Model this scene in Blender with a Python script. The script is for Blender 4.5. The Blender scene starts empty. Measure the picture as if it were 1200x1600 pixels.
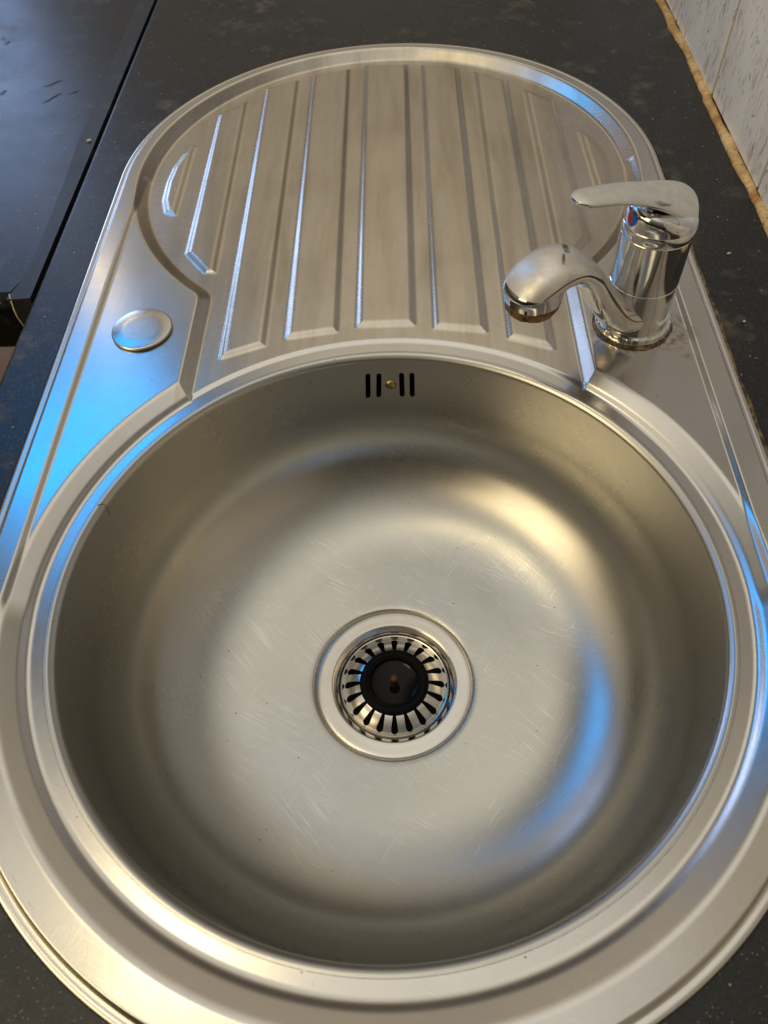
import bpy, bmesh, math, random
import numpy as np
from mathutils import Vector, Matrix
from mathutils.geometry import tessellate_polygon
random.seed(7); rng = np.random.default_rng(7)
scene = bpy.context.scene
C = scene.collection
PI = math.pi

# ------------------------------------------------------------------ camera
FPX = 1203.5
cam_d = bpy.data.cameras.new('camera'); cam = bpy.data.objects.new('camera', cam_d); C.objects.link(cam)
def Rm(a, b, c):
    ca, sa = math.cos(a), math.sin(a); cb, sb = math.cos(b), math.sin(b); cc, sc = math.cos(c), math.sin(c)
    return Matrix(((cc, -sc, 0), (sc, cc, 0), (0, 0, 1))) @ Matrix(((1, 0, 0), (0, ca, -sa), (0, sa, ca))) @ Matrix(((cb, -sb, 0), (sb, cb, 0), (0, 0, 1)))
CAM = Vector((0.0178, -0.2240, 0.3901))
cam.matrix_world = Matrix.Translation(CAM) @ Rm(0.6210, -0.0771, 0.0686).to_4x4()
cam_d.sensor_fit = 'HORIZONTAL'; cam_d.sensor_width = 36.0; cam_d.lens = 36.0 * FPX / 1200.0
cam_d.clip_start = 0.01; cam_d.clip_end = 50
cam_d.dof.use_dof = True; cam_d.dof.focus_distance = 0.60; cam_d.dof.aperture_fstop = 16
scene.camera = cam
scene.render.resolution_x = 768; scene.render.resolution_y = 1024
scene.view_settings.view_transform = 'Standard'; scene.view_settings.look = 'None'
scene.view_settings.exposure = 0.12; scene.view_settings.gamma = 1.0

# ------------------------------------------------------------------ world: the dim beige room
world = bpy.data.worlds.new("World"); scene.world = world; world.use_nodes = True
nt = world.node_tree; nt.nodes.clear()
wo = nt.nodes.new('ShaderNodeOutputWorld'); bg = nt.nodes.new('ShaderNodeBackground')
tc = nt.nodes.new('ShaderNodeTexCoord'); sep = nt.nodes.new('ShaderNodeSeparateXYZ')
rp = nt.nodes.new('ShaderNodeValToRGB')
nt.links.new(tc.outputs['Generated'], sep.inputs[0])
mr = nt.nodes.new('ShaderNodeMapRange'); mr.inputs[1].default_value = -1; mr.inputs[2].default_value = 1
nt.links.new(sep.outputs['Z'], mr.inputs[0]); nt.links.new(mr.outputs[0], rp.inputs[0])
els = rp.color_ramp.elements
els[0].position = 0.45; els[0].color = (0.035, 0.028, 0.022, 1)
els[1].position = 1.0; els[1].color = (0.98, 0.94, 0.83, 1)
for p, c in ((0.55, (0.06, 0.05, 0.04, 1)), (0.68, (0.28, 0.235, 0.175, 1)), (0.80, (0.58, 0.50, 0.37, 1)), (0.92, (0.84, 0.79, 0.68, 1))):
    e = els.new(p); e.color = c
def wmath(op, a, b=None, clamp=False):
    d = nt.nodes.new('ShaderNodeMath'); d.operation = op; d.use_clamp = clamp
    for k, x in enumerate((a, b)):
        if x is None: continue
        if isinstance(x, (int, float)): d.inputs[k].default_value = x
        else: nt.links.new(x, d.inputs[k])
    return d.outputs[0]
def wrange(x, a, b, c, d_):
    r = nt.nodes.new('ShaderNodeMapRange'); r.interpolation_type = 'SMOOTHSTEP'
    for k, v in ((1, a), (2, b), (3, c), (4, d_)): r.inputs[k].default_value = v
    nt.links.new(x, r.inputs[0]); return r.outputs[0]
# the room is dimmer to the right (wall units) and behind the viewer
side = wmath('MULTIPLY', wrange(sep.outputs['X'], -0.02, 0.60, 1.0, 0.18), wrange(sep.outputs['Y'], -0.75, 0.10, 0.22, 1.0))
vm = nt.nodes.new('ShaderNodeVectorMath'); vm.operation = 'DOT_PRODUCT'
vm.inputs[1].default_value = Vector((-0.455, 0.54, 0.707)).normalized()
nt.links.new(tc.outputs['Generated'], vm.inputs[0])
win_dim = wrange(vm.outputs['Value'], 0.92, 0.985, 1.0, 0.10)  # background dimmed behind window_light so its reflection stays a deep blue
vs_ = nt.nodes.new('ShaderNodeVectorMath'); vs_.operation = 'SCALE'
nt.links.new(rp.outputs[0], vs_.inputs[0]); nt.links.new(wmath('MULTIPLY', side, win_dim), vs_.inputs['Scale'])
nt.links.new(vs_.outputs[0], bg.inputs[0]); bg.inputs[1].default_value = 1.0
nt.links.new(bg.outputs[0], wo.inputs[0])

# ------------------------------------------------------------------ lamps
def area(name, loc, target, w, h, power, col, shape='RECTANGLE'):
    l = bpy.data.lights.new(name, 'AREA'); l.shape = shape; l.size = w
    if shape == 'RECTANGLE': l.size_y = h
    l.energy = power; l.color = col
    o = bpy.data.objects.new(name, l); C.objects.link(o); o.location = loc
    o.rotation_euler = (Vector(target) - Vector(loc)).to_track_quat('-Z', 'Y').to_euler()
    return o
area('window_light', (-0.82, 1.04, 1.06), (-0.15, 0.1, 0), 0.50, 0.42, 2.1, (0.0, 0.35, 1.0))
area('low_window_light', (-1.18, 1.87, 0.58), (-0.4, 0.5, 0), 0.50, 0.50, 3.4, (0.36, 0.56, 1.0))
area('room_fill', (-1.9, -0.9, 1.5), (0.1, 0.3, 0), 1.5, 1.5, 20, (1.0, 0.80, 0.46))  # broad warm fill added from behind left to brighten the tiled wall
area('ceiling_light', (-0.62, 0.10, 1.9), (0, 0, 0), 0.40, 0.40, 2.0, (1.0, 0.80, 0.42), 'DISK')
area('small_warm_light', (-0.80, 1.42, 0.86), (-.2, 0.2, 0), 0.12, 0.12, 0.16, (1.0, 0.76, 0.42), 'DISK')  # small warm lamp added for the highlight on the left ledge

# ------------------------------------------------------------------ helpers
def prop(o, label=None, cat=None, group=None, kind=None):
    if label: o['label'] = label
    if cat: o['category'] = cat
    if group: o['group'] = group
    if kind: o['kind'] = kind
    return o
def thing(name, label, cat, loc=(0, 0, 0), rz=0, group=None, kind=None):
    o = bpy.data.objects.new(name, None); o.empty_display_size = 0.02; C.objects.link(o)
    o.location = loc; o.rotation_euler = (0, 0, rz)
    return prop(o, label, cat, group, kind)
def make(name, V, F, mat, parent=None, N=None, smooth=True):
    V = np.asarray(V, np.float32); F = np.asarray(F, np.int32) if not isinstance(F, list) else F
    if N is not None:                                       # winding follows the given normals
        cr = np.cross(V[F[:, 2]]-V[F[:, 0]], V[F[:, 3]]-V[F[:, 1]])
        bad = (cr*np.asarray(N)[F[:, 0]]).sum(1) < 0
        F = F.copy(); F[bad] = F[bad][:, ::-1]
    me = bpy.data.meshes.new(name)
    if isinstance(F, list):
        me.from_pydata([tuple(map(float, v)) for v in V], [], F)
    else:
        n = F.shape[1]
        me.vertices.add(len(V)); me.vertices.foreach_set('co', V.ravel())
        me.loops.add(F.size); me.loops.foreach_set('vertex_index', F.ravel())
        me.polygons.add(len(F)); me.polygons.foreach_set('loop_start', np.arange(0, F.size, n, dtype=np.int32))
        me.polygons.foreach_set('loop_total', np.full(len(F), n, np.int32))
        me.update(calc_edges=True)
    me.polygons.foreach_set('use_smooth', np.full(len(me.polygons), smooth))
    if N is not None:
        me.normals_split_custom_set_from_vertices(np.asarray(N, np.float32))
    me.materials.append(mat)
    o = bpy.data.objects.new(name, me); C.objects.link(o)
    if parent: o.parent = parent
    return o
def lathe(name, prof, mat, parent=None, segs=96, c=(0, 0), cyf=None, closed=False, jitter=None, sharp=35):
    prof = np.array(prof, float); n = len(prof)
    th = np.linspace(0, 2*PI, segs, endpoint=False)
    V = []
    for k, t in enumerate(th):
        r = prof[:, 0].copy(); z = prof[:, 1].copy()
        if jitter is not None:
            r = r + jitter(t, prof)[0]; z = z + jitter(t, prof)[1]
        y = c[1] + r*np.sin(t) + (cyf(z) if cyf else 0)
        V.append(np.stack([c[0] + r*np.cos(t), y, z], 1))
    V = np.concatenate(V)
    i, j = np.meshgrid(np.arange(segs), np.arange(n-1), indexing='ij')
    a = i*n + j; b = ((i+1) % segs)*n + j
    F = np.stack([a, b, b+1, a+1], -1).reshape(-1, 4)
    o = make(name, V, F, mat, parent)
    bm = bmesh.new(); bm.from_mesh(o.data)
    bmesh.ops.remove_doubles(bm, verts=bm.verts, dist=1e-6)
    bmesh.ops.recalc_face_normals(bm, faces=bm.faces)
    for e in bm.edges:
        if len(e.link_faces) == 2 and e.calc_face_angle(0) > math.radians(sharp): e.smooth = False
    bm.to_mesh(o.data); bm.free()
    return o
def box_bm(bm, x0, x1, y0, y1, z0, z1):
    vs = [bm.verts.new(p) for p in ((x0,y0,z0),(x1,y0,z0),(x1,y1,z0),(x0,y1,z0),(x0,y0,z1),(x1,y0,z1),(x1,y1,z1),(x0,y1,z1))]
    for f in ((0,3,2,1),(4,5,6,7),(0,1,5,4),(1,2,6,5),(2,3,7,6),(3,0,4,7)): bm.faces.new([vs[i] for i in f])
def bm_obj(name, bm, mat, parent=None, bevel=0, seg=2, smooth=False):
    if bevel:
        bmesh.ops.bevel(bm, geom=list(bm.edges), offset=bevel, segments=seg, affect='EDGES', profile=0.5)
    bmesh.ops.recalc_face_normals(bm, faces=bm.faces)
    me = bpy.data.meshes.new(name); bm.to_mesh(me); bm.free()
    me.materials.append(mat)
    me.polygons.foreach_set('use_smooth', np.full(len(me.polygons), smooth))
    o = bpy.data.objects.new(name, me); C.objects.link(o)
    if parent: o.parent = parent
    return o
def sst(t):
    t = np.clip(t, 0, 1); return t*t*(3-2*t)
def sst5(t):
    t = np.clip(t, 0, 1); return t*t*t*(t*(6*t-15)+10)
def ramp(t, k=.16):
    """straight slope from 0 to 1 with small rounded corners"""
    t = np.asarray(t, float)
    a = np.clip((t+k)/(2*k), 0, 1); b_ = np.clip((t-1+k)/(2*k), 0, 1)
    A = np.where(t > k, t, k*a*a) ; B_ = np.where(t-1 > k, t-1, k*b_*b_)
    return np.clip(A-B_, 0, 1)
def sdf_grid(us, vs, sdf, scale_u=1.0):
    """grid of (u,v) points kept where sdf<=0; rim vertices slid onto the zero line"""
    U, Vv = np.meshgrid(us, vs, indexing='ij')
    u = U.ravel().copy(); v = Vv.ravel().copy()
    c = max(us[1]-us[0], vs[1]-vs[0])
    for it in range(2):
        s = sdf(u, v)
        near = (s > -0.32*c) & (s < 0.72*c) if it == 0 else near
        e = c*0.05
        gx = (sdf(u+e, v)-sdf(u-e, v))/(2*e); gy = (sdf(u, v+e)-sdf(u, v-e))/(2*e)
        g2 = np.maximum(gx*gx+gy*gy, 0.2)
        u = np.where(near, u - s*gx/g2, u); v = np.where(near, v - s*gy/g2, v)
    keep = near | (s <= 0)
    nu, nv = len(us), len(vs)
    i, j = np.meshgrid(np.arange(nu-1), np.arange(nv-1), indexing='ij')
    a = (i*nv+j).ravel(); F = np.stack([a, a+nv, a+nv+1, a+1], 1)
    F = F[keep[F].all(1)]
    used = np.zeros(len(u), bool); used[F.ravel()] = True
    idx = np.cumsum(used)-1
    return u[used], v[used], idx[F]

# ------------------------------------------------------------------ materials
class NB:
    def __init__(s, name):
        s.m = bpy.data.materials.new(name); s.m.use_nodes = True; s.t = s.m.node_tree
        s.p = s.t.nodes['Principled BSDF']; s.out = s.t.nodes['Material Output']
    def n(s, typ, **kw):
        d = s.t.nodes.new(typ)
        for k, v in kw.items():
            if k.startswith('i_'):
                d.inputs[k[2:].replace('_', ' ')].default_value = v
            else: setattr(d, k, v)
        return d
    def l(s, a, b): s.t.links.new(a, b)
    def math(s, op, a, b=None, c=None, clamp=False):
        d = s.t.nodes.new('ShaderNodeMath'); d.operation = op; d.use_clamp = clamp
        for k, x in enumerate((a, b, c)):
            if x is None: continue
            if isinstance(x, (int, float)): d.inputs[k].default_value = x
            else: s.l(x, d.inputs[k])
        return d.outputs[0]
    def rng(s, x, a, b, c=0.0, d=1.0):
        r = s.t.nodes.new('ShaderNodeMapRange')
        for k, v in ((1, a), (2, b), (3, c), (4, d)): r.inputs[k].default_value = v
        s.l(x, r.inputs[0]); return r.outputs[0]
    def coord(s, scale=(1, 1, 1), rot=(0, 0, 0), src=None):
        mp = s.t.nodes.new('ShaderNodeMapping'); mp.inputs['Scale'].default_value = scale; mp.inputs['Rotation'].default_value = rot
        if src is None:
            if not hasattr(s, 'tc'): s.tc = s.t.nodes.new('ShaderNodeTexCoord')
            src = s.tc.outputs['Object']
        s.l(src, mp.inputs['Vector']); return mp.outputs[0]
    def noise(s, vec, scale=1, detail=2, rough=.5, dist=0):
        d = s.n('ShaderNodeTexNoise'); s.l(vec, d.inputs['Vector'])
        d.inputs['Scale'].default_value = scale; d.inputs['Detail'].default_value = detail
        d.inputs['Roughness'].default_value = rough; d.inputs['Distortion'].default_value = dist
        return d.outputs['Fac']
    def mix(s, f, a, b):
        d = s.t.nodes.new('ShaderNodeMix'); d.data_type = 'RGBA'
        for sock, x in ((d.inputs[0], f), (d.inputs[6], a), (d.inputs[7], b)):
            if isinstance(x, (int, float)): sock.default_value = x
            elif isinstance(x, tuple): sock.default_value = (*x[:3], 1)
            else: s.l(x, sock)
        return d.outputs[2]
    def bump(s, h, strength, dist, prev=None):
        d = s.t.nodes.new('ShaderNodeBump'); d.inputs['Strength'].default_value = strength; d.inputs['Distance'].default_value = dist
        s.l(h, d.inputs['Height'])
        if prev is not None: s.l(prev, d.inputs['Normal'])
        return d.outputs[0]
    def specks(s, scale, thr, rot=0.3, jit=1.0, vec=None):
        v = s.n('ShaderNodeTexVoronoi', feature='F1'); s.l(vec if vec is not None else s.coord(rot=(0, 0, rot)), v.inputs['Vector']); v.inputs['Scale'].default_value = scale
        near = s.rng(v.outputs['Distance'], 0.10, 0.20, 1, 0)
        sc = s.n('ShaderNodeSeparateColor'); s.l(v.outputs['Color'], sc.inputs[0])
        pick = s.math('GREATER_THAN', sc.outputs[0], thr)
        return s.math('MULTIPLY', near, pick, clamp=True)

STEEL = (0.60, 0.575, 0.54)
def steel(name, rough=0.26, polar=False, aniso=0.0, dirt=0.3, scratch=0.5, base=STEEL, brush=0.03, wave=0.2, stains=(), streak=0):
    b = NB(name); p = b.p
    p.inputs['Metallic'].default_value = 1.0
    co = b.coord()
    if polar:
        sp = b.n('ShaderNodeSeparateXYZ'); b.l(co, sp.inputs[0])
        ang = b.math('ARCTAN2', sp.outputs[1], sp.outputs[0])
        rad = b.math('SQRT', b.math('ADD', b.math('MULTIPLY', sp.outputs[0], sp.outputs[0]), b.math('MULTIPLY', sp.outputs[1], sp.outputs[1])))
        rz = b.math('SUBTRACT', rad, sp.outputs[2])
        cx = b.n('ShaderNodeCombineXYZ'); b.l(b.math('MULTIPLY', ang, 1.2), cx.inputs[0]); b.l(b.math('MULTIPLY', rz, 900.0), cx.inputs[1])
        bv = cx.outputs[0]; bn = b.noise(bv, 1.0, 3, .6)
    else:
        bn = b.noise(b.coord(scale=(1400, 14, 200)), 1.0, 3, .6)
    blot = b.noise(b.coord(), 9.0, 4, .6)
    fine = b.noise(b.coord(), 160.0, 3, .6)
    # scratches in several directions, in patches
    sc = None
    for k, (rz, s1, s2, th) in enumerate(((0.85, 26, 2600, .63), (-0.95, 45, 3000, .66), (0.45, 34, 2400, .645), (2.2, 90, 3600, .66))):
        wob = b.coord(scale=(1, 1, 1), rot=(0, 0, rz))
        s_ = b.noise(b.coord(scale=(s1, s2, s1), src=wob), 1.0, 1, .4, dist=0.5)
        m_ = b.noise(b.coord(rot=(0, 0, k*1.3), scale=(1+.1*k, 1, 1)), 14.0 + 5*k, 2, .5)
        x = b.math('MULTIPLY', b.rng(s_, th, th+.05), b.rng(m_, .49, .62))
        sc = x if sc is None else b.math('MAXIMUM', sc, x)
    if polar:                                              # use wears the floor, hardly the walls
        low = b.rng(sp.outputs[2], -.142, -.112, 1.0, 0.0); sc = b.math('MULTIPLY', sc, low)
    sp1 = b.specks(330, 0.991)
    sp2 = b.specks(210, 0.993, rot=1.1)
    spk = b.math('MAXIMUM', sp1, b.math('MULTIPLY', sp2, b.rng(blot, .5, .6, 0, .5)))
    bc = b.mix(b.math('MULTIPLY', b.rng(blot, .45, .70), dirt), base, (base[0]*.80, base[1]*.76, base[2]*.68))
    bc = b.mix(b.math('MULTIPLY', sc, .45*scratch), bc, (.86, .84, .78))
    bc = b.mix(b.math('MULTIPLY', spk, .8), bc, (.05, .035, .02))
    if streak:
        s1_ = b.noise(b.coord(scale=(55, 5, 20)), 1, 4, .65, .3); s2_ = b.noise(b.coord(scale=(11, 4, 4)), 1, 3, .6)
        bc = b.mix(b.math('MULTIPLY', b.rng(s1_, .45, .68), streak), bc, (base[0]*.66, base[1]*.62, base[2]*.54))
        bc = b.mix(b.math('MULTIPLY', b.rng(s2_, .48, .66), streak*.8), bc, (base[0]*1.18, base[1]*1.18, base[2]*1.2))
    for (sx, sy, sr) in stains:                            # brown scum where water stands
        d_ = b.n('ShaderNodeVectorMath', operation='DISTANCE'); b.l(co, d_.inputs[0]); d_.inputs[1].default_value = (sx, sy, 0)
        k_ = b.math('MULTIPLY', b.rng(d_.outputs['Value'], sr*.2, sr, 1, 0), b.rng(b.noise(b.coord(), 240, 4, .7), .42, .60))
        bc = b.mix(b.math('MULTIPLY', k_, .75), bc, (.20, .12, .05))
        spk = b.math('MAXIMUM', spk, b.math('MULTIPLY', k_, .6))
    b.l(bc, p.inputs['Base Color'])
    r = b.math('ADD', b.math('ADD', b.rng(blot, .3, .7, rough-.03, rough+.05), b.rng(fine, .3, .7, -.01, .01)), b.math('MULTIPLY', spk, .4))
    r = b.math('SUBTRACT', r, b.math('MULTIPLY', sc, .06), clamp=True)
    b.l(r, p.inputs['Roughness'])
    nrm = b.bump(b.noise(b.coord(), 11.0, 1, .4), wave*.6, 0.0012)
    nrm = b.bump(bn, brush, 0.0003, nrm)
    nrm = b.bump(sc, 0.12*scratch, 0.0001, nrm)
    b.l(nrm, p.inputs['Normal'])
    if aniso:
        p.inputs['Anisotropic'].default_value = aniso
        if polar:
            tg = b.n('ShaderNodeTangent', direction_type='RADIAL', axis='Z'); b.l(tg.outputs[0], p.inputs['Tangent'])
        else:
            cx = b.n('ShaderNodeCombineXYZ'); cx.inputs[1].default_value = 1.0; b.l(cx.outputs[0], p.inputs['Tangent'])
    return b.m
M = {}
M['deck'] = steel('brushed_steel', 0.22, aniso=0.35, scratch=.45, stains=((.2170, .2080, .012), (.2130, .2240, .010), (.205, .200, .012), (.158, .232, .008), (.1545, .214, .008), (.2140, .187, .006)))
M['drain'] = steel('drainer_steel', 0.27, streak=.55, aniso=0.35, dirt=0.7, base=(0.56, 0.51, 0.44))
M['bowl'] = steel('bowl_steel', 0.285, polar=True, aniso=0.4, scratch=1.0, brush=0.05, base=(0.50, 0.488, 0.457), dirt=.12, wave=.15)
M['flange'] = steel('flange_steel', 0.20, scratch=.3, wave=.03, brush=.0, dirt=.6)
M['cap'] = steel('cap_steel', 0.21, scratch=.8, wave=.10, dirt=.6)

def simple(name, col, rough=.5, metal=0.0, spec=0.5, bumps=None, coat=0):
    b = NB(name); p = b.p
    p.inputs['Base Color'].default_value = (*col, 1); p.inputs['Roughness'].default_value = rough
    p.inputs['Metallic'].default_value = metal; p.inputs['Specular IOR Level'].default_value = spec
    if coat: p.inputs['Coat Weight'].default_value = coat
    if bumps:
        b.l(b.bump(b.noise(b.coord(), bumps[0], 3, .6), bumps[1], bumps[2]), p.inputs['Normal'])
    return b.m
def chrome(name, rough, grime, col=(.70, .69, .67), streaks=()):
    b = NB(name); p = b.p; p.inputs['Metallic'].default_value = 1.0
    g1 = b.noise(b.coord(), 130, 5, .65); g2 = b.noise(b.coord(scale=(1, 1, 1)), 420, 3, .6); g3 = b.noise(b.coord(scale=(500, 60, 60), rot=(0.3, 0.5, .6)), 1, 2, .5)
    f = b.math('MULTIPLY', b.rng(g1, .42, .75), grime*.6)
    st_ = b.noise(b.coord(scale=(20, 110, 30), rot=(0, 0, .5)), 1, 3, .6, .4)
    cc = b.mix(f, col, (.52, .48, .40))
    cc = b.mix(b.math('MULTIPLY', b.rng(st_, .66, .72), .75*grime), cc, (.16, .10, .05))
    for (sx, sy, sr) in streaks:
        fl = b.coord(scale=(1, 1, 0)); d_ = b.n('ShaderNodeVectorMath', operation='DISTANCE'); b.l(fl, d_.inputs[0]); d_.inputs[1].default_value = (sx, sy, 0)
        cc = b.mix(b.math('MULTIPLY', b.rng(d_.outputs['Value'], sr*.5, sr, 1, 0), b.rng(g1, .38, .52, .45, .95)), cc, (.10, .06, .03))
    b.l(cc, p.inputs['Base Color'])
    scr = b.math('MULTIPLY', b.rng(g3, .66, .72), grime)
    b.l(b.math('ADD', b.math('MULTIPLY', f, .25), b.math('ADD', b.rng(g2, .3, .7, rough, rough+.04*grime+.02), b.math('MULTIPLY', scr, .1))), p.inputs['Roughness'])
    b.l(b.bump(g1, .08*grime, .0005), p.inputs['Normal'])
    return b.m
M['chrome'] = chrome('chrome', 0.05, 0.45)
M['dull_spout'] = chrome('limescaled_spout_chrome', 0.36, 1.0, (.74, .72, .68), streaks=[(.0655+.0011*k, -.0150+.0021*k, .0026+.00012*(k % 3)) for k in range(8)]+[(.0775+.0012*k, .0020+.0016*k, .0014) for k in range(5)])
M['dull_spout'].node_tree.nodes['Principled BSDF'].inputs['Metallic'].default_value = 0.55
M['dull'] = chrome('limescaled_chrome', 0.36, 1.0, (.74, .72, .68))
M['dull'].node_tree.nodes['Principled BSDF'].inputs['Metallic'].default_value = 0.55
# crusty brown limescale
b = NB('rust_crust'); co = b.coord(); g = b.noise(co, 260, 4, .7); g2 = b.noise(co, 90, 3, .6)
b.l(b.mix(b.rng(g2, .40, .62), (.045, .014, .003), (.30, .17, .05)), b.p.inputs['Base Color']); b.p.inputs['Roughness'].default_value = .6
b.l(b.bump(g, .9, .0012), b.p.inputs['Normal']); M['rust'] = b.m
b = NB('dirty_sealant'); co = b.coord(); g = b.noise(co, 380, 5, .75); g2 = b.noise(co, 42, 5, .7); g3 = b.noise(co, 9, 3, .5)
c1 = b.mix(b.rng(g2, .42, .66), (.80, .58, .25), (.42, .19, .035))
c1 = b.mix(b.math('MULTIPLY', b.rng(g3, .50, .64), .6), c1, (.44, .21, .05))
c2 = b.mix(b.rng(g, .55, .66), c1, (.06, .03, .012))
b.l(c2, b.p.inputs['Base Color']); b.p.inputs['Roughness'].default_value = .45
b.l(b.bump(g2, .8, .003), b.p.inputs['Normal']); M['sealant'] = b.m
b = NB('edge_grime'); co = b.coord(); g = b.noise(co, 150, 5, .75); g3 = b.noise(co, 14, 2, .5)
c1 = b.mix(b.rng(g, .42, .60), (.035, .024, .012), (.26, .17, .07))
b.l(c1, b.p.inputs['Base Color']); b.p.inputs['Roughness'].default_value = .6
b.l(b.bump(g, .8, .001), b.p.inputs['Normal']); M['grime'] = b.m
M['rubber'] = simple('black_rubber', (.004, .004, .004), .45, spec=.06, bumps=(300, .3, .0004))
M['rubber_gloss'] = simple('wet_black_plastic', (.004, .004, .004), .08, spec=.14)
M['brass'] = simple('tarnished_brass', (.42, .30, .12), .35, 1.0, bumps=(600, .4, .0004))
M['pin'] = simple('rusty_pin', (.07, .02, .008), .35, .4)
M['dark'] = simple('drain_dark', (.006, .005, .004), .6)
M['red'] = simple('red_enamel', (.50, .015, .02), .25)
M['blue'] = simple('blue_enamel', (.01, .13, .55), .25)
M['crumb'] = simple('pale_crumb', (.62, .56, .44), .8)
M['thread'] = simple('cream_thread', (.55, .47, .33), .8)
M['smear'] = simple('black_smear', (.006, .006, .007), .45)
# sparkly black laminate
def laminate(name, sparkle=1.0, rough=.34, base=(.008, .0085, .009)):
    b = NB(name); p = b.p; co = b.coord()
    s1 = b.specks(460, .45); s2 = b.specks(260, .965, rot=.9)
    s3 = b.specks(900, .75, rot=2.0)
    blot = b.noise(co, 7, 5, .65); st = b.noise(b.coord(scale=(1, 1, 1)), 30, 4, .7)
    g = b.noise(co, 700, 2, .6)
    c = b.mix(b.rng(g, .35, .7), base, (base[0]*2.4, base[1]*2.4, base[2]*2.4))
    k = b.math('MULTIPLY', b.math('MAXIMUM', b.math('MULTIPLY', s1, .42), b.math('MAXIMUM', s2, b.math('MULTIPLY', s3, .25))), .95*sparkle)
    c = b.mix(k, c, (.45, .45, .45))
    # dried wipe marks
    wm = b.math('MULTIPLY', b.rng(st, .52, .70), b.rng(blot, .46, .58))
    c = b.mix(b.math('MULTIPLY', wm, .38), c, (.26, .22, .16))
    b.l(c, p.inputs['Base Color'])
    b.l(b.math('ADD', b.rng(blot, .3, .7, rough-.05, rough+.07), b.math('MULTIPLY', wm, .15)), p.inputs['Roughness'])
    nr = b.bump(g, .25, .00025)
    b.l(nr, p.inputs['Normal']); p.inputs['Specular IOR Level'].default_value = .4
    return b.m
M['lam'] = laminate('sparkly_black_laminate')
M['lam2'] = laminate('black_laminate_left', rough=.33)
M['strip'] = laminate('black_joining_strip', sparkle=0.0, rough=.46, base=(.016, .016, .017))
# marbled tile
b = NB('marbled_tile'); co = b.coord(scale=(1, 1, .45)); n1 = b.noise(b.coord(scale=(1, 1.6, .5), rot=(.35, 0, 0)), 60, 5, .65, 1.2); n2 = b.noise(co, 14, 4, .6, .6)
n3 = b.noise(b.coord(scale=(1, 1.5, .45), rot=(.5, 0, 0)), 120, 3, .6, 1.5)
c = b.mix(b.rng(n2, .35, .65), (.70, .69, .67), (.88, .87, .85))
c = b.mix(b.math('MULTIPLY', b.rng(n1, .56, .64), .55), c, (.42, .27, .21))
c = b.mix(b.math('MULTIPLY', b.rng(n3, .60, .67), .75), c, (.22, .22, .21))
b.l(c, b.p.inputs['Base Color']); b.p.inputs['Roughness'].default_value = .22; M['tile'] = b.m
b = NB('brown_grout'); co = b.coord(); g = b.noise(co, 40, 4, .7)
b.l(b.mix(b.rng(g, .42, .60), (.045, .02, .01), (.18, .10, .045)), b.p.inputs['Base Color']); b.p.inputs['Roughness'].default_value = .8; M['grout'] = b.m
b = NB('floor_brown'); b.l(b.mix(b.rng(b.noise(b.coord(), 12, 4, .6), .35, .65), (.30, .21, .15), (.22, .15, .10)), b.p.inputs['Base Color']); b.p.inputs['Roughness'].default_value = .6; M['floor'] = b.m

# ------------------------------------------------------------------ the sink: height field of the pressed sheet
BX = -0.0005; BY = 0.0068
XC = -0.0025; RO = 0.2468; YF = 0.443; YN = 0.006
def sd_outline(x, y):
    yy = np.where(y > YF, y-YF, np.where(y < YN, y-YN, 0.0))
    return np.hypot(x-XC, yy) - RO
def smin(a, b, k):
    h = np.clip(.5+.5*(b-a)/k, 0, 1); return b*(1-h)+a*h-k*h*(1-h)
def fix(p, z=-0.0066):
    k = (CAM.z - z)/CAM.z
    return (CAM.x + (p[0]/1000-CAM.x)*k, CAM.y + (p[1]/1000-CAM.y)*k)
RIBS = [
 [(-187, 490), (-193, 478), (-199, 455), (-201, 430), (-200, 402), (-195, 384), (-187, 380)],
 [(-169, 548), (-167, 324), (-148, 298), (-141, 298), (-145, 572)],
 [(-126, 597), (-122, 198), (-92, 210), (-95, 612)],
 [(-79, 623), (-75, 217), (-38, 223), (-42, 632)],
 [(-24, 639), (-22, 228), (20, 228), (19, 637)],
 [(36, 634), (36, 224), (73, 218), (72, 625)],
 [(91, 613), (90, 210), (120, 198), (119, 592)],
 [(138, 571), (138, 300), (146, 300), (164, 326), (162, 549)],
 [(181, 490), (183, 378), (190, 383), (195, 402), (197, 430), (195, 455), (189, 478)]]
RIBS = [[fix(p) for p in r] for r in RIBS]
def sd_poly(x, y, poly):
    P = np.array(poly); d = np.full(x.shape, 1e9); s = np.ones(x.shape)
    n = len(P)
    for i in range(n):
        a = P[i]; b_ = P[i-1]; e = b_-a; wx = x-a[0]; wy = y-a[1]
        t = np.clip((wx*e[0]+wy*e[1])/(e@e), 0, 1)
        d = np.minimum(d, (wx-e[0]*t)**2+(wy-e[1]*t)**2)
        c1 = y >= a[1]; c2 = y < b_[1]; c3 = e[0]*wy > e[1]*wx
        flip = (c1 & c2 & c3) | (~c1 & ~c2 & ~c3)
        s = np.where(flip, -s, s)
    return s*np.sqrt(d)
def rec(x, y):
    """<-1 inside the recess floor, >1 up on the deck (normalised slope position)"""
    r = np.hypot(x-BX, y-BY)
    ring = (r-.2170)/.0075
    far = (np.hypot(x+.003, y-.446)-.2228)/.0053
    bx = np.abs(x+.0012)-.1447; by = np.abs(y-.16)-.125
    box = (np.hypot(np.maximum(bx, 0), np.maximum(by, 0))+np.minimum(np.maximum(bx, by), 0))/.0042
    return smin(smin(far, box, 1.3), ring, 0.04)
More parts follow.
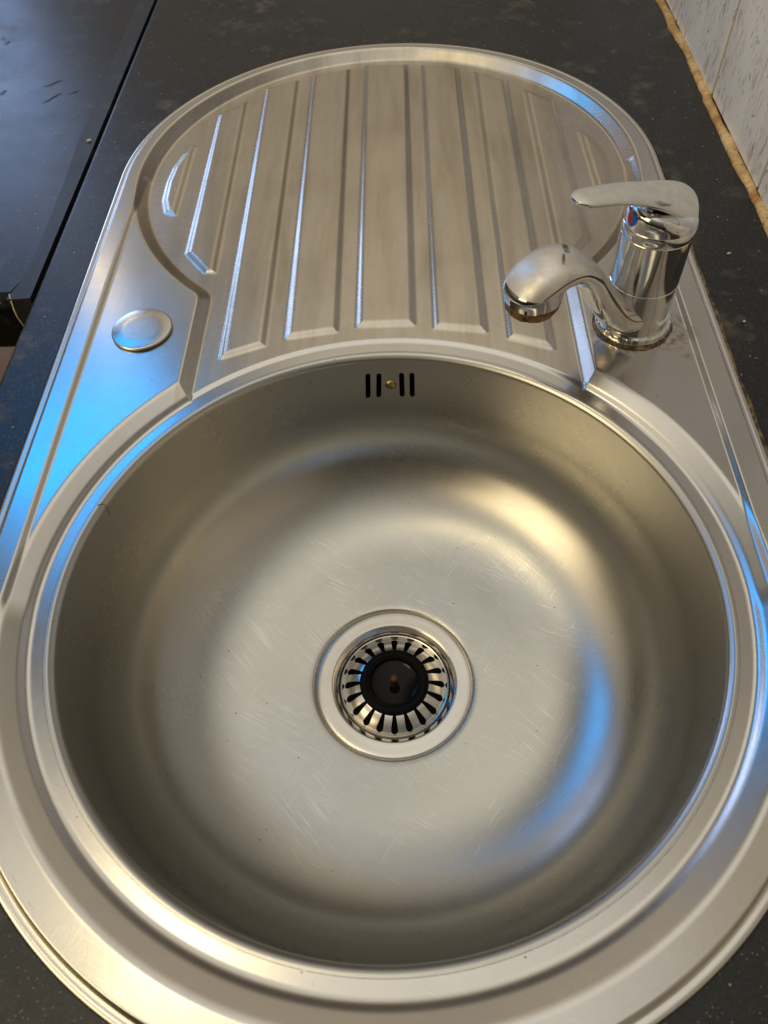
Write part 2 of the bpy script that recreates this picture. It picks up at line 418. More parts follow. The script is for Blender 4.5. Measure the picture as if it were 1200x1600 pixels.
def height(x, y):
    so = sd_outline(x, y)
    t = rec(x, y)
    # deck: rim +1.0 mm, tap ledges a little lower behind the groove line
    w = .0019
    gx = np.abs(x-XC)-.2235
    ledge = ramp((-(gx)+w)/(2*w), .22)*sst((y+.018)/.018)*sst((.448-y)/.006)                       # 1 inside the tap ledge
    z = .0012 - .0021*ledge
    z = z*1.0
    floor = -.0074 + 0*x
    r = np.hypot(x-BX, y-BY)
    floor = floor - .0012*ramp((.2138-r)/.0036, .25)       # collar round the bowl
    z = floor + (z-floor)*ramp((t+1)/2)
    # ribs
    for k, (poly, (x0, x1, y0, y1)) in enumerate(zip(RIBS, RB)):
        m = (x > x0) & (x < x1) & (y > y0) & (y < y1)
        if m.any():
            s = sd_poly(x[m], y[m], poly)
            z[m] += .0022*ramp((.0017-s)/.0042, .48)
    # rolled outer edge: step down, small flat lip, curl to the worktop
    d = -so
    z = z - .0022*ramp((.0078-d)/.0025, .2)
    z = z + .0004*np.exp(-((d-.0024)/.0016)**2)
    z = z - .0016*np.clip(1-d/.0012, 0, 1)**2
    return z
RB = [(min(p[0] for p in r)-.005, max(p[0] for p in r)+.005, min(p[1] for p in r)-.005, max(p[1] for p in r)+.005) for r in RIBS]
STEP = 0.0008
BAND = .0105                                           # outer band is meshed along the outline
us = np.arange(XC-RO-.0012, XC+RO+.0013, STEP); vs = np.arange(-.2425, .6915, STEP)
R_IN = .2010
dom = lambda x, y: np.maximum(sd_outline(x, y)+BAND, R_IN-np.hypot(x-BX, y-BY))
gu, gv, GF = sdf_grid(us, vs, dom)
e = 1.5e-4
gz = height(gu, gv)
nx = -(height(gu+e, gv)-height(gu-e, gv))/(2*e); ny = -(height(gu, gv+e)-height(gu, gv-e))/(2*e)
GN = np.stack([nx, ny, np.ones_like(nx)], 1); GN /= np.linalg.norm(GN, axis=1)[:, None]
GV = np.stack([gu, gv, gz], 1)
fx = gu[GF].mean(1); fy = gv[GF].mean(1)
reg = np.zeros(len(GF), int)                            # 0 rim
tt = rec(fx, fy)
inside = tt < 1.0
fr = np.hypot(fx-BX, fy-BY)
isring = fr < .2300
led = (~inside) & (np.abs(fx-XC) < .2235) & (fy > .03) & (fy < .44)
reg[inside] = 1
reg[inside & isring & (fr < .2142)] = 2
reg[inside & isring & ((fy < .10) | (np.abs(fx+.0025) > .150))] = 2
reg[led & (fx < 0)] = 3; reg[led & (fx > 0)] = 4
for k, (poly, (x0, x1, y0, y1)) in enumerate(zip(RIBS, RB)):
    m = (fx > x0) & (fx < x1) & (fy > y0) & (fy < y1)
    s = sd_poly(fx[m], fy[m], poly); idx = np.where(m)[0][s < .0020]; reg[idx] = 10+k
def grid_part(name, code, mat, parent):
    F = GF[reg == code]; used = np.zeros(len(GV), bool); used[F.ravel()] = True
    ix = np.cumsum(used)-1
    return make(name, GV[used], ix[F], mat, parent, GN[used])
sink = thing('kitchen_sink', 'stainless steel inset sink with round bowl and ribbed half-round drainer set in black worktop', 'sink', (0, 0, 0))
# rim = grid part + a strip that follows the outline
ta = np.concatenate([np.linspace(0, PI, 601)[:-1], np.full(200, PI), np.linspace(PI, 2*PI, 601)[:-1], np.full(200, 2*PI)])
cyy = np.concatenate([np.full(600, YF), np.linspace(YF, YN, 201)[:-1], np.full(600, YN), np.linspace(YN, YF, 201)[:-1]])
dd = np.concatenate([[BAND+.0002], np.linspace(BAND, .0082, 8)[1:], np.linspace(.0082, .0050, 18)[1:], np.linspace(.0050, .0013, 14)[1:], np.linspace(.0013, .00002, 9)[1:]])
sx_ = XC+(RO-dd[None])*np.cos(ta)[:, None]; sy_ = cyy[:, None]+(RO-dd[None])*np.sin(ta)[:, None]
shp = sx_.shape; sx_ = sx_.ravel(); sy_ = sy_.ravel(); e = 6e-5
sz_ = height(sx_, sy_)
snx = -(height(sx_+e, sy_)-height(sx_-e, sy_))/(2*e); sny = -(height(sx_, sy_+e)-height(sx_, sy_-e))/(2*e)
SN = np.stack([snx, sny, np.ones_like(snx)], 1); SN /= np.linalg.norm(SN, axis=1)[:, None]
ns, nd = shp; i, j = np.meshgrid(np.arange(ns), np.arange(nd-1), indexing='ij')
SF = np.stack([i*nd+j, i*nd+j+1, ((i+1) % ns)*nd+j+1, ((i+1) % ns)*nd+j], -1).reshape(-1, 4)
F0 = GF[reg == 0]; used = np.zeros(len(GV), bool); used[F0.ravel()] = True; ix = np.cumsum(used)-1; n0 = int(used.sum())
sz_ = sz_.copy(); sz_.reshape(shp)[:, 0] -= .00002
make('rim', np.concatenate([GV[used], np.stack([sx_, sy_, sz_], 1)]), np.concatenate([ix[F0], SF+n0]), M['deck'], sink, np.concatenate([GN[used], SN]))
drain = grid_part('drainboard', 1, M['drain'], sink)
grid_part('bowl_collar', 2, M['deck'], sink)
grid_part('tap_ledge', 3, M['deck'], sink); grid_part('tap_ledge', 4, M['deck'], sink)
for k in range(9): grid_part('rib', 10+k, M['drain'], drain)
# thin turned-down edge that meets the worktop
th = np.linspace(0, 2*PI, 721)[:-1]
def outline_pts(R, n=720):
    out = []
    for t in np.linspace(0, PI, n//2+1): out.append((XC+R*math.cos(t), YF+R*math.sin(t)))
    for t in np.linspace(PI, 2*PI, n//2+1): out.append((XC+R*math.cos(t), YN+R*math.sin(t)))
    return out
op = outline_pts(RO-.00003)
V = []; 
for (x, y) in op: V += [(x, y, -.0012), (x, y, -.0030)]
n = len(op); F = [(2*i, 2*i+1, 2*((i+1) % n)+1, 2*((i+1) % n)) for i in range(n)]
make('edge_return', V, F, M['deck'], sink)

# bowl: spun profile
cyf = lambda z: BY - .0018*np.clip(-np.asarray(z)/.14, 0, 1)**2
prof = [(.2012, -.0086), (.1996, -.0086), (.1987, -.0088), (.1978, -.0093), (.1968, -.0101), (.1961, -.0108), (.1956, -.0115), (.1953, -.0122)]
ZA, ZB = -.0122, -.0580
def wall_r(z): return .1953 - (.1953-.1920)*((ZA-z)/(ZA+.062))
nz = 30
rowA = len(prof)-1
for k in range(1, nz+1): z = ZA+(ZB-ZA)*k/nz; prof.append((wall_r(z), z))
rowB = len(prof)-1
for k in range(1, 3): z = ZB+(-.062-ZB)*k/3; prof.append((wall_r(z), z))
p0, p1, p2, p3 = [np.array(q) for q in ((.1920, -.062), (.1900, -.1000), (.1620, -.1385), (.1020, -.1426))]
for k in range(0, 41):
    t = k/40; q = (1-t)**3*p0+3*t*(1-t)**2*p1+3*t*t*(1-t)*p2+t**3*p3
    # faint draw line left by the press
    q[1] += .00012*math.exp(-((t-.45)/.05)**2)
    prof.append(tuple(q))
for r_, z_ in ((.100, -.1428), (.092, -.1433), (.085, -.1438), (.072, -.1447), (.0640, -.1452), (.0605, -.1455), (.0592, -.1462), (.0584, -.1474), (.0572, -.1482), (.0540, -.1484), (.048, -.1486)): prof.append((r_, z_))
prof = np.array(prof)
SEG = 720; tp = np.zeros_like(prof); tp[1:-1] = prof[2:]-prof[:-2]; tp[0] = prof[1]-prof[0]; tp[-1] = prof[-1]-prof[-2]
pn = np.stack([tp[:, 1], -tp[:, 0]], 1); pn /= np.linalg.norm(pn, axis=1)[:, None]      # points inward/up
pn[0] = (0, 1); pn[1] = (-.02, 1)
ths = np.arange(SEG)*2*PI/SEG
rr, zz = prof[:, 0], prof[:, 1]
V = np.stack([BX+rr[None]*np.cos(ths)[:, None], rr[None]*np.sin(ths)[:, None]+cyf(zz)[None], np.broadcast_to(zz, (SEG, len(zz)))], -1).reshape(-1, 3)
N = np.stack([pn[:, 0][None]*np.cos(ths)[:, None], pn[:, 0][None]*np.sin(ths)[:, None], np.broadcast_to(pn[:, 1], (SEG, len(zz)))], -1).reshape(-1, 3)
n = len(prof)
i, j = np.meshgrid(np.arange(SEG), np.arange(n-1), indexing='ij')
t0i, t1i = 165, 195                                       # overflow patch columns (theta 87..93 deg)
cut = (i >= t0i) & (i < t1i) & (j >= rowA) & (j < rowB)
a = i*n+j; b_ = ((i+1) % SEG)*n+j
F = np.stack([a, a+1, b_+1, b_], -1)[~cut]
# overflow patch with four slots
SL = [(-.0157, -.0238, -.0483), (-.0073, -.0243, -.0483), (.0105, -.0243, -.0482), (.0184, -.0240, -.0479)]
def slots(u, v):
    d = np.full(u.shape, 1e9)
    for (sx, z1, z0) in SL:
        hw = .00195; vv = np.clip(v, z0+hw, z1-hw)
        d = np.minimum(d, np.hypot(u-sx-(v+.036)*-.06*(-1 if sx < 0 else 0), v-vv)-hw)
    return -d
RW = .1945
a0, a1 = ths[t0i], ths[t1i]
us2 = np.linspace(-(a1-PI/2)*RW, (PI/2-a0)*RW, 220); vs2 = np.linspace(ZB, ZA, 140)
pu, pv, PF = sdf_grid(us2, vs2, slots)
ang = PI/2 - pu/RW; pr = wall_r(pv)
PV = np.stack([BX+pr*np.cos(ang), pr*np.sin(ang)+cyf(pv), pv], 1)
sl = (.1953-.1920)/(.062-.0122)
PN = np.stack([-np.cos(ang), -np.sin(ang), np.full_like(ang, sl)], 1); PN /= np.linalg.norm(PN, axis=1)[:, None]
off = len(V)
bowl = make('bowl', np.concatenate([V, PV]), np.concatenate([F, PF+off]), M['bowl'], sink, np.concatenate([N, PN]))
for (sx, z1, z0) in SL:                                   # slot returns (sheet thickness), each slot a part
    pts = []
    hw = .00195
    for k in range(12): t = PI*k/11; pts.append((sx+hw*math.cos(t), z1-hw+hw*math.sin(t)))
    for k in range(12): t = PI+PI*k/11; pts.append((sx+hw*math.cos(t), z0+hw+hw*math.sin(t)))
    V2 = []
    for (u, v) in pts:
        u2 = u+(v+.036)*-.06*(-1 if sx < 0 else 0)
        for dr in (-.0000, .0009):
            an = PI/2-u2/RW; r_ = wall_r(v)+dr; V2.append((BX+r_*math.cos(an), r_*math.sin(an)+float(cyf(v)), v))
    m_ = len(pts); F2 = [(2*i_, 2*((i_+1) % m_), 2*((i_+1) % m_)+1, 2*i_+1) for i_ in range(m_)]
    make('overflow_slot', V2, F2, M['bowl'], bowl)
bm = bmesh.new(); box_bm(bm, -.022, .024, .2025, .2200, -.0540, -.0190)
bmesh.ops.delete(bm, geom=[f for f in bm.faces if f.calc_center_median().y < .2026], context='FACES')
bm_obj('overflow_housing', bm, M['dark'], bowl)
scr = lathe('overflow_screw', [(0, .0022), (.0018, .0021), (.0034, .0014), (.0042, .0004), (.0044, -.0004), (.0, -.0006)], M['brass'], bowl, 32)
scr.matrix_local = Matrix.Translation((.0014, .2006, -.0362)) @ Matrix.Rotation(PI/2, 4, 'X')
# waste flange
FC = (0, .0045)
FZ = -.1452
lathe('waste_flange', [(.0582, FZ-.0030), (.0580, FZ-.0012), (.0574, FZ-.0004), (.0562, FZ), (.0530, FZ-.0002), (.0480, FZ-.0005), (.0464, FZ-.0004), (.0456, FZ-.0007), (.0447, FZ-.0016), (.0436, FZ-.0026), (.0424, FZ-.0038), (.0416, FZ-.0052), (.0412, FZ-.0075), (.0410, FZ-.020)], M['flange'], sink, 160, FC)
lathe('waste_pipe', [(.0412, FZ-.018), (.040, FZ-.030), (.030, FZ-.036), (.0, FZ-.037)], M['dark'], sink, 64, FC)

# ------------------------------------------------------------------ basket strainer (lifts out)
st = thing('sink_strainer', 'slotted steel basket strainer with black rubber stopper sitting in the plughole', 'sink strainer', (FC[0], FC[1], FZ))
basket = lathe('basket_rim', [(.0409, -.0080), (.0406, -.0064), (.0398, -.0056), (.0391, -.0058), (.0385, -.0068), (.0380, -.0078), (.0374, -.0085)], M['flange'], st, 128)
NS = 20
def bz(r): return -.0085 + .0062*(1-((r-.0235)/(.0374-.0235))**1.6)
def petals(u, v):
    a = u/.031; w = 2*PI/NS
    a = (a + w/2) % w - w/2
    r = v; h = a*r
    t = np.clip((r-.0262)/(.0346-.0262), 0, 1); rc = .0262+t*(.0346-.0262)
    hw = .0013+.0013*t
    return -(np.hypot(h, r-rc)-hw)
uu, vv, PF = sdf_grid(np.linspace(0, 2*PI*.031, NS*26+1), np.linspace(.0230, .0374, 34), petals)
aa = uu/.031 - PI/2
r_ = np.maximum(vv, .0231); z_ = bz(np.maximum(r_, .0236)); dz = -.0062*1.6*(np.maximum(r_-.0235, 1e-5)/.0139)**.6/.0139
PN = np.stack([-dz*np.cos(aa), -dz*np.sin(aa), np.ones_like(aa)], 1); PN /= np.linalg.norm(PN, axis=1)[:, None]
make('slotted_basket', np.stack([r_*np.cos(aa), r_*np.sin(aa), z_], 1), PF, M['flange'], st, PN)
lathe('rubber_stopper', [(.0225, -.0040), (.0252, -.0034), (.0257, -.0018), (.0254, -.0004), (.0240, .0008), (.0215, .0012), (.0202, .0006), (.0196, .0009), (.0188, .0014), (.0181, .0012), (.0178, .0004), (.0176, -.0018)], M['rubber'], st, 96)
lathe('stopper_cup', [(.0179, -.0010), (.0172, -.0020), (.0150, -.0027), (.0, -.0030)], M['rubber_gloss'], st, 64)
lathe('centre_pin', [(.0030, -.0030), (.0022, -.0010), (.0020, .0030), (.0030, .0040), (.0032, .0055), (.0022, .0068), (.0, .0072)], M['pin'], st, 32)

# ------------------------------------------------------------------ blanking cap over the spare tap hole
cp = thing('tap_hole_cover', 'round steel blanking cap over the spare tap hole on the left ledge', 'hole cover', (-.1875, .2305, -.0005))
lathe('cover_disc', [(.0215, 0), (.0228, .0004), (.0231, .0011), (.0230, .0017), (.0226, .0021), (.0220, .0023), (.0120, .00235), (.0, .0024)], M['cap'], cp, 128)
lathe('cover_foot', [(.0205, -.0005), (.0212, .0006), (.0212, .0012)], M['grime'], cp, 64)

# ------------------------------------------------------------------ mixer tap (x' axis = direction of the spout)
TAPZ = -.0006
tap = thing('mixer_tap', 'chrome single lever mixer tap with rusty spout tip on the right ledge beside the drainer', 'tap', (.181, .222, TAPZ), math.radians(204.5))
def rough_ring(t, prof):
    w = .0005*math.sin(5*t+1)+.0003*math.sin(11*t)+.0002*math.sin(29*t+2)
    return w*np.linspace(1, 0, len(prof)), np.zeros(len(prof))
lathe('limescale_ring', [(.0290, .0000), (.0287, .0005), (.0280, .0010), (.0268, .0012)], M['grime'], tap, 96, jitter=rough_ring)
lathe('base_ring', [(.0268, .0), (.0271, .0010), (.0271, .0050), (.0264, .0062), (.0250, .0068), (.0236, .0068)], M['chrome'], tap, 240, jitter=lambda t, p_: (.00022*np.sign(math.sin(24*t))*np.array([0, 0, 1, 1, .5, 0, 0][:len(p_)]), 0) if len(p_) == 6 else (.00022*np.sign(math.sin(24*t))*np.where((p_[:, 1] > .0005) & (p_[:, 1] < .0063), 1, 0), 0*p_[:, 1]))
body = lathe('body', [(.0238, .0050), (.0240, .0070), (.0236, .0080), (.0235, .0410), (.0231, .0414), (.0231, .0420), (.0235, .0424), (.0235, .0790), (.0231, .0795)], M['chrome'], tap, 128)
lathe('collar', [(.0228, .0790), (.0236, .0796), (.0239, .0802), (.0239, .0862), (.0236, .0868), (.0228, .0874)], M['chrome'], tap, 128)
cartridge = lathe('cartridge_cap', [(.0228, .0866), (.0235, .0872), (.0235, .0895), (.0233, .0920), (.0224, .0940), (.0200, .0955), (.0150, .0966), (.0100, .0970), (.0, .0972)], M['chrome'], tap, 96)
for v_ in cartridge.data.vertices:                         # the cap's crown slopes up towards the front
    if v_.co.z > .0873: v_.co.z += v_.co.x*.26*min(1, (v_.co.z-.0873)/.008)
# hot/cold dot
for nm, mt, s0, s1 in (('red_mark', 'red', PI/2, 3*PI/2), ('blue_mark', 'blue', -PI/2, PI/2)):
    V = [(.0238, 0, .0945)]
    # seen from the front: local +y' lies to the photo's left after the turn
    for k in range(17):
        t = s0+(s1-s0)*k/16
        yy = .0042*math.cos(t); V.append((math.sqrt(.0238**2-yy*yy)+.0002, yy if False else yy, .0940+.0050*math.sin(t)))
    n_ = len(V)
    V2 = V+[(v[0]-.0012, v[1], v[2]) for v in V]
    F = [(0, k, k+1) for k in range(1, n_-1)]+[(k, k+1, n_+k+1, n_+k) for k in range(1, n_-1)]
    make(nm, V2, F, M[mt], cartridge, smooth=False)
def sweep(name, secs, mat, parent, nseg=40, interp=10, expo=2.6, cap=True, topmat=None, split=.55, toprow=1.0):
    """secs: (s, z, half width, half thickness up, half thickness down, pitch deg, roll deg, side offset) along the tap's x'z plane"""
    S = np.array([tuple(q)+(0,)*(8-len(q)) for q in secs], float); m = len(S)
    rows = []
    for i_ in range(m-1):                                  # Catmull-Rom
        a_, b2, c_, d_ = S[max(i_-1, 0)], S[i_], S[i_+1], S[min(i_+2, m-1)]
        for k in range(interp):
            t = k/interp
            rows.append(.5*((2*b2)+(-a_+c_)*t+(2*a_-5*b2+4*c_-d_)*t*t+(-a_+3*b2-3*c_+d_)*t**3))
    rows.append(S[-1]); rows = np.array(rows)
    V = []; n_ = nseg
    for (s, z, w, tu, td, pitch, roll, off) in rows:
        p_ = math.radians(pitch); up = Vector((-math.sin(p_), 0, math.cos(p_))); sd = Vector((0, 1, 0))
        r_ = math.radians(roll); sd2 = sd*math.cos(r_)-up*math.sin(r_); up2 = up*math.cos(r_)+sd*math.sin(r_)
        for k in range(n_):
            a_ = 2*PI*k/n_; cs, sn = math.cos(a_), math.sin(a_)
            yy = w*math.copysign(abs(cs)**(2/expo), cs); hh = (tu if sn > 0 else td)*math.copysign(abs(sn)**(2/expo), sn)
            V.append(tuple(Vector((s, off, z))+sd2*yy+up2*hh))
    F = []
    for r in range(len(rows)-1):
        for k in range(n_):
            F.append((r*n_+k, r*n_+(k+1) % n_, (r+1)*n_+(k+1) % n_, (r+1)*n_+k))
    if cap: F.append(tuple(range(n_-1, -1, -1))); F.append(tuple((len(rows)-1)*n_+k for k in range(n_)))
    o = make(name, V, F, mat, parent)
    me = o.data
    if topmat:
        me.materials.append(topmat)
        for p_ in me.polygons:
            if len(p_.vertices) == 4:
                k = p_.index % n_; row = (p_.index//n_)/(len(rows)-1)
                if math.sin(2*PI*(k+.5)/n_) > split and row < toprow: p_.material_index = 1
    bm = bmesh.new(); bm.from_mesh(me); bmesh.ops.recalc_face_normals(bm, faces=bm.faces)
    for e_ in bm.edges:
        if len(e_.link_faces) == 2 and e_.calc_face_angle(0) > math.radians(38): e_.smooth = False
    bm.to_mesh(me); bm.free()
    return o
spout = sweep('spout', [
    (.006, .017, .0160, .0110, .0110, 25, 0, .005), (.021, .022, .0155, .0105, .0120, 38, 0, .0045), (.034, .037, .0140, .0095, .0110, 52, 0, .002), (.045, .053, .0142, .0085, .0095, 52),
    (.056, .0685, .0155, .0080, .0095, 38), (.068, .0785, .0168, .0085, .0105, 12), (.080, .0806, .0178, .0100, .0110, -18), (.0890, .0785, .0185, .0115, .0120, -42),
    (.0950, .0745, .0188, .0150, .0150, -78), (.0960, .0710, .0188, .0182, .0180, -90), (.0960, .0645, .0186, .0182, .0180, -90)],
    M['chrome'], tap, expo=2.4, topmat=M['dull_spout'], split=.25, toprow=.84)
spout.rotation_euler = (0, 0, math.radians(3.5))
SX = .0960
def crust(t, prof):
    w = .0006*math.sin(9*t)+.0005*math.sin(17*t+1)+.0003*math.sin(31*t)
    return np.where(np.arange(len(prof)) > 1, w, 0), np.where(np.arange(len(prof)) > 2, 1.2*w, 0)
lathe('aerator', [(.0174, .0650), (.0175, .0628), (.0170, .0600), (.0163, .0560), (.0138, .0548), (.0130, .0570), (.0, .0575)], M['rust'], spout, 72, c=(SX, 0), jitter=crust)
lever = sweep('lever', [
    (-.0170, .0780, .0120, .0030, .0030, 98, 40, .006), (-.0200, .0825, .0145, .0042, .0045, 90, 40, .006), (-.0192, .0885, .0160, .0048, .0055, 70, 38, .005), (-.0145, .0940, .0158, .0046, .0055, 46, 30, .003),
    (-.005, .0995, .0146, .0043, .0046, 28, 20, .001), (.012, .1065, .0128, .0038, .0038, 20, 10, 0), (.029, .1126, .0116, .0036, .0030, 16, 4, 0), (.045, .1168, .0108, .0032, .0030, 11, 0, 0),
    (.058, .1192, .0100, .0030, .0030, 9, 0, 0), (.0655, .1204, .0088, .0026, .0030, 8, 0, 0), (.0700, .1211, .0056, .0016, .0020, 8, 0, 0), (.0712, .1213, .0026, .0007, .0009, 8, 0, 0)],
    M['chrome'], tap, expo=2.4, topmat=M['dull'], split=.35)

# ------------------------------------------------------------------ worktops, wall, floor
WZ = -.0022
def slab(name, outer, holes, z1, z0, mat, parent=None):
    loops = [outer]+holes
    tri = tessellate_polygon([[Vector((x, y, 0)) for x, y in lp] for lp in loops])
    pts = [p for lp in loops for p in lp]; n_ = len(pts)
    V = [(x, y, z1) for x, y in pts]+[(x, y, z0) for x, y in pts]
    F = [tuple(t) for t in tri]+[tuple(n_+k for k in reversed(t)) for t in tri]
    o_ = 0
    for lp in loops:
        m_ = len(lp)
        for k in range(m_): a_, b2 = o_+k, o_+(k+1) % m_; F.append((a_, b2, n_+b2, n_+a_))
        o_ += m_
    o = make(name, V, F, mat, parent, smooth=False)
    bm = bmesh.new(); bm.from_mesh(o.data); bmesh.ops.recalc_face_normals(bm, faces=bm.faces); bm.to_mesh(o.data); bm.free()
    return o
hole = outline_pts(RO-.010, 240)
XS = -.2862; XW = .3160
wt = thing('worktop', 'speckled black laminate worktop that the steel sink is set into, running along the tiled wall', 'worktop', (0, 0, 0))
slab('laminate_top', [(XS+.004, -.75), (XW+.001, -.75), (XW+.001, 1.45), (XS+.004, 1.45)], [hole], WZ, WZ-.030, M['lam'], wt)
V = []; prf = [(XS+.0041, WZ)]+[(XS+.004-.004*math.sin(t), WZ-.004+.004*math.cos(t)) for t in np.linspace(0, PI/2, 7)[1:]]+[(XS, WZ-.034), (XS+.0041, WZ-.034)]
for (x, z) in prf: V += [(x, -.75, z), (x, 1.45, z)]
m_ = len(prf); F = [(2*k, 2*k+1, 2*k+3, 2*k+2) for k in range(m_-1)]
make('front_edge', V, F, M['lam'], wt)
# left return worktop
wl = thing('worktop', 'black laminate worktop on the left with water marks, beyond the dark seam', 'worktop', (0, 0, 0))
XL = XS-.0022; YL = .272
STR = [(-.3090, 1.45), (-.3086, .833), (-.3060, .511), (-.3022, .443), (-.2995, .330), (-.3010, .300), (-.3075, YL+.006)]
slab('laminate_top', [(-1.3, YL+.012), (-.3075, YL+.012), *[(x-.0001, y) for x, y in reversed(STR[:-1])], (-1.3, 1.45)], [], WZ, WZ-.038, M['lam2'], wl)
slab('joining_strip', [(XL, YL+.003), (XL, 1.45), *STR, (-.3075, YL+.002)], [], WZ+.0002, WZ-.030, M['strip'], wl)
V = []; prf = [(YL+.0121, WZ)]+[(YL+.012-.012*math.sin(t), WZ-.012+.012*math.cos(t)) for t in np.linspace(0, PI/2, 9)[1:]]+[(YL, WZ-.042)]+[(YL+.012-.012*math.cos(t), WZ-.042-.012*math.sin(t)) for t in np.linspace(0, PI/2, 7)[1:]]
for (y, z) in prf: V += [(-1.3, y, z), (-.3076, y, z)]
m_ = len(prf); F = [(2*k, 2*k+2, 2*k+3, 2*k+1) for k in range(m_-1)]; F.append(tuple(2*k+1 for k in range(m_)))
make('rounded_front', V, F, M['lam2'], wl)
# wall with tiles
TY = [.0620+.1602*k for k in range(8)]
wall = thing('tiled_wall', 'wall of grey-white marbled tiles with brown grout behind the worktop at right', 'wall', (XW, 0, 0), kind=None)
bm = bmesh.new(); box_bm(bm, .0012, .12, -.75, 1.45, -.06, .60); bm_obj('grout_bed', bm, M['grout'], wall)
tile_me = None
for y0 in [TY[0]-.1602*k for k in (4, 3, 2, 1)]+TY:
    for zr in range(3):
        z0 = .0015+zr*.2025
        if tile_me is None:
            bm = bmesh.new(); box_bm(bm, -.0014, .0080, .0020, .1582, 0, .1990)
            o = bm_obj('tile', bm, M['tile'], wall, bevel=.0012, seg=2, smooth=False); tile_me = o.data
        else:
            o = bpy.data.objects.new('tile', tile_me); C.objects.link(o); o.parent = wall
        o.location = (random.uniform(-.0003, .0003), y0, z0)
# sealant bead along the wall foot
def bead(name, pts, rad, mat, parent=None, seed=0, flat=.7, n_=10):
    r_ = np.random.default_rng(seed); V = []
    P = np.array(pts); m_ = len(P)
    ph = r_.uniform(0, 6, 6)
    for i_, (x, y) in enumerate(P):
        t = P[min(i_+1, m_-1)]-P[max(i_-1, 0)]; t = t/np.linalg.norm(t); nx_, ny_ = t[1], -t[0]
        L = i_
        w = rad*(1+.10*math.sin(L*.13+ph[0])+.05*math.sin(L*.31+ph[1])+.03*math.sin(L*.83+ph[2])+.015*r_.standard_normal())
        for k in range(n_):
            a_ = 2*PI*k/n_
            V.append((x+nx_*w*math.cos(a_), y+ny_*w*math.cos(a_), WZ+w*flat*math.sin(a_)))
    F = [(i_*n_+k, i_*n_+(k+1) % n_, (i_+1)*n_+(k+1) % n_, (i_+1)*n_+k) for i_ in range(m_-1) for k in range(n_)]
    o = make(name, V, F, mat, parent)
    bm = bmesh.new(); bm.from_mesh(o.data); bmesh.ops.recalc_face_normals(bm, faces=bm.faces); bm.to_mesh(o.data); bm.free()
    return o
ys = np.arange(-.3, 1.4, .0025)
def wx(y):
    w = -.0032 + .0012*math.sin(y*23)+.0006*math.sin(y*71)
    for ty in TY: w -= .0016*math.exp(-((y-ty+.006)/.008)**2)
    return w
bead('sealant_bead', [(wx(y), y) for y in ys], .0047, M['sealant'], wall, 3, .95)
# brown grime line along the right edge of the sink
gy = np.arange(.06, .40, .0022)
g = bead('grime_line', [(XC+RO+.0002+.0006*math.sin(y*60)+.0005*math.sin(y*143), y) for y in gy], .0019, M['grime'], sink, 5, .75, 8)
floor = bm = None
bm = bmesh.new(); box_bm(bm, -2.2, 1.2, -1.6, 2.2, -.92, -.90)
prop(bm_obj('floor', bm, M['floor']), kind='structure')

# ------------------------------------------------------------------ small things
def blob(name, loc, sx, sy, sz, mat, rz=0, seed=1):
    bm = bmesh.new(); bmesh.ops.create_icosphere(bm, subdivisions=2, radius=1)
    r_ = random.Random(seed)
    for v in bm.verts:
        k = 1+r_.uniform(-.22, .22); v.co = Vector((v.co.x*sx*k, v.co.y*sy*k, max(v.co.z, -.4)*sz*k))
    o = bm_obj(name, bm, mat, None, smooth=True); o.location = loc; o.rotation_euler = (0, 0, rz); return o
prop(blob('crumb', (-.2945, .5120, WZ+.0008), .0026, .0018, .0013, M['crumb'], .4, 2), 'white crumb on the black joining strip next to the dark seam', 'crumb')
prop(blob('crumb', (.2720, .3010, WZ+.0008), .0016, .0011, .0010, M['crumb'], .2, 3), 'pale crumb on the black worktop between the tap and the tiled wall', 'crumb')
prop(blob('crumb', (.2630, .2210, WZ+.0006), .0011, .0010, .0008, M['crumb'], 1, 4), 'tiny pale crumb on the black worktop beside the sink edge at right', 'crumb')
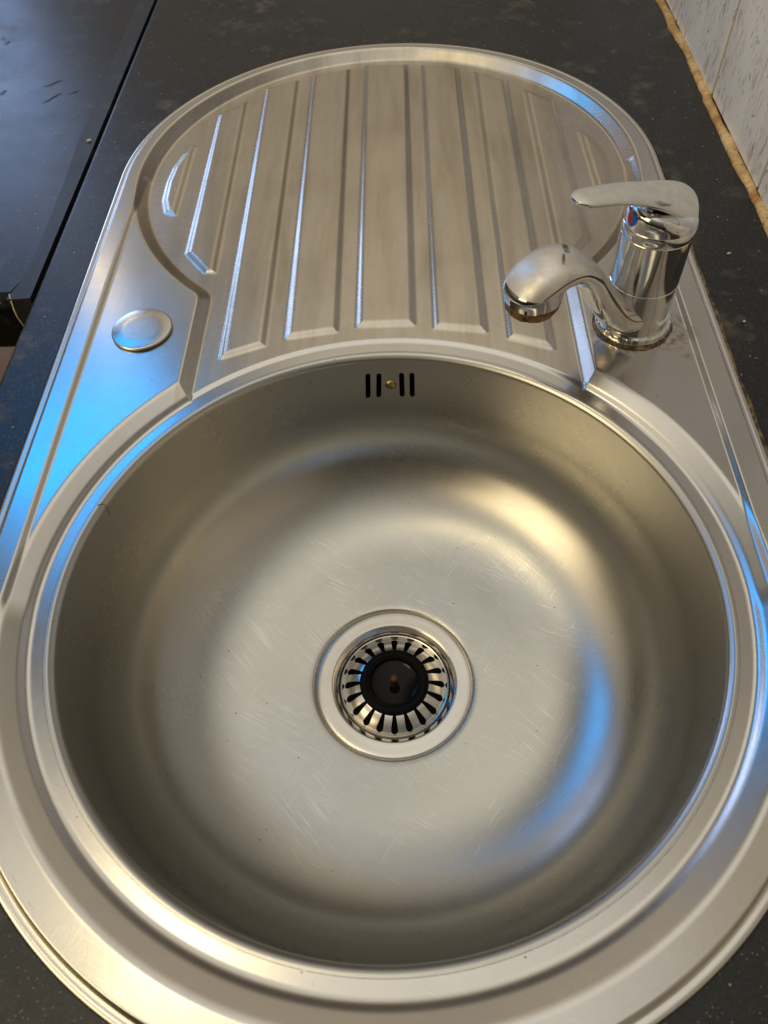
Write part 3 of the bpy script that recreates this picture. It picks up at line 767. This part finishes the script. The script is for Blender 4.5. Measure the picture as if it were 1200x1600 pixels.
# dark smears on the left worktop
def wp(px, py, z=WZ):
    d = cam.matrix_world.to_3x3() @ Vector(((px-600)/FPX, -(py-800)/FPX, -1)); t = (z-CAM.z)/d.z; return CAM+d*t
WL = ['upper of two slanted dark wet streaks on the left worktop', 'lower of two slanted dark wet streaks on the left worktop',
      'thin dark streak just right of the slanted pair on the left worktop', 'broad dark streak running off the photo edge on the left worktop',
      'smaller dark droplet near the top left corner of the left worktop', 'larger dark droplet near the top left corner of the left worktop']
for k, (xa, ya, xb, yb, w) in enumerate(((70, 134, 96, 127, .0030), (67, 160, 95, 147, .0026), (108, 146, 121, 144, .0022), (0, 147, 9, 143, .004), (4, 61, 6, 60, .004), (9, 67, 14, 66, .005))):
    A, B = wp(xa, ya), wp(xb, yb); mid = (A+B)/2; ln = (B-A).length/2+.002
    rz = math.atan2(B.y-A.y, B.x-A.x)
    bm = bmesh.new(); r_ = random.Random(k+20); m_ = 20; top = []
    c0 = bm.verts.new((0, 0, .0005))
    rim = [bm.verts.new((ln*math.cos(2*PI*i_/m_), w*.8*math.sin(2*PI*i_/m_)*(1+r_.uniform(-.35, .35))+.002*math.sin(3*math.cos(2*PI*i_/m_)), 0)) for i_ in range(m_)]
    for i_ in range(m_): bm.faces.new((c0, rim[i_], rim[(i_+1) % m_]))
    o = bm_obj('water_mark', bm, M['smear'], None, smooth=True); o.location = (mid.x, mid.y, WZ+.0001); o.rotation_euler = (0, 0, rz)
    prop(o, WL[k], 'water mark', 'dark wet streaks on the left worktop')
# thread hanging over the rounded front of the left worktop
def tube(name, pts, r_, mat, n_=6):
    V = []
    for p_ in pts:
        for k in range(n_): a_ = 2*PI*k/n_; V.append((p_[0]+r_*math.cos(a_), p_[1]+r_*math.sin(a_)*.5, p_[2]+r_*math.sin(a_)*.8))
    F = [(i_*n_+k, i_*n_+(k+1) % n_, (i_+1)*n_+(k+1) % n_, (i_+1)*n_+k) for i_ in range(len(pts)-1) for k in range(n_)]
    return make(name, V, F, mat)
pts = [(-.3060, .279, WZ+.0012), (-.3045, .275, WZ-.000), (-.3035, .2705, WZ-.006), (-.3030, .2690, WZ-.014), (-.3015, .2685, WZ-.022), (-.2985, .2690, WZ-.030)]
prop(tube('thread', pts, .0007, M['thread']), 'pale thread hanging over the corner of the left worktop edge', 'thread')
# hairs lying on the steel
def hair(pix, z, label):
    P_ = [wp(px, py, z) for px, py in pix]
    prop(tube('hair', [(q.x, q.y, z+.0004) for q in P_], .00028, M['smear']), label, 'hair')
hair([(153, 790), (158, 788), (163, 789), (167, 793), (169, 799), (172, 806)], -.0086, 'short dark curled hair on the left lip of the bowl')
hair([(905, 1086), (901, 1090), (899, 1097), (898, 1105), (899, 1111), (902, 1115)], -.1424, 'fine dark hair lying on the bowl floor right of the plughole')
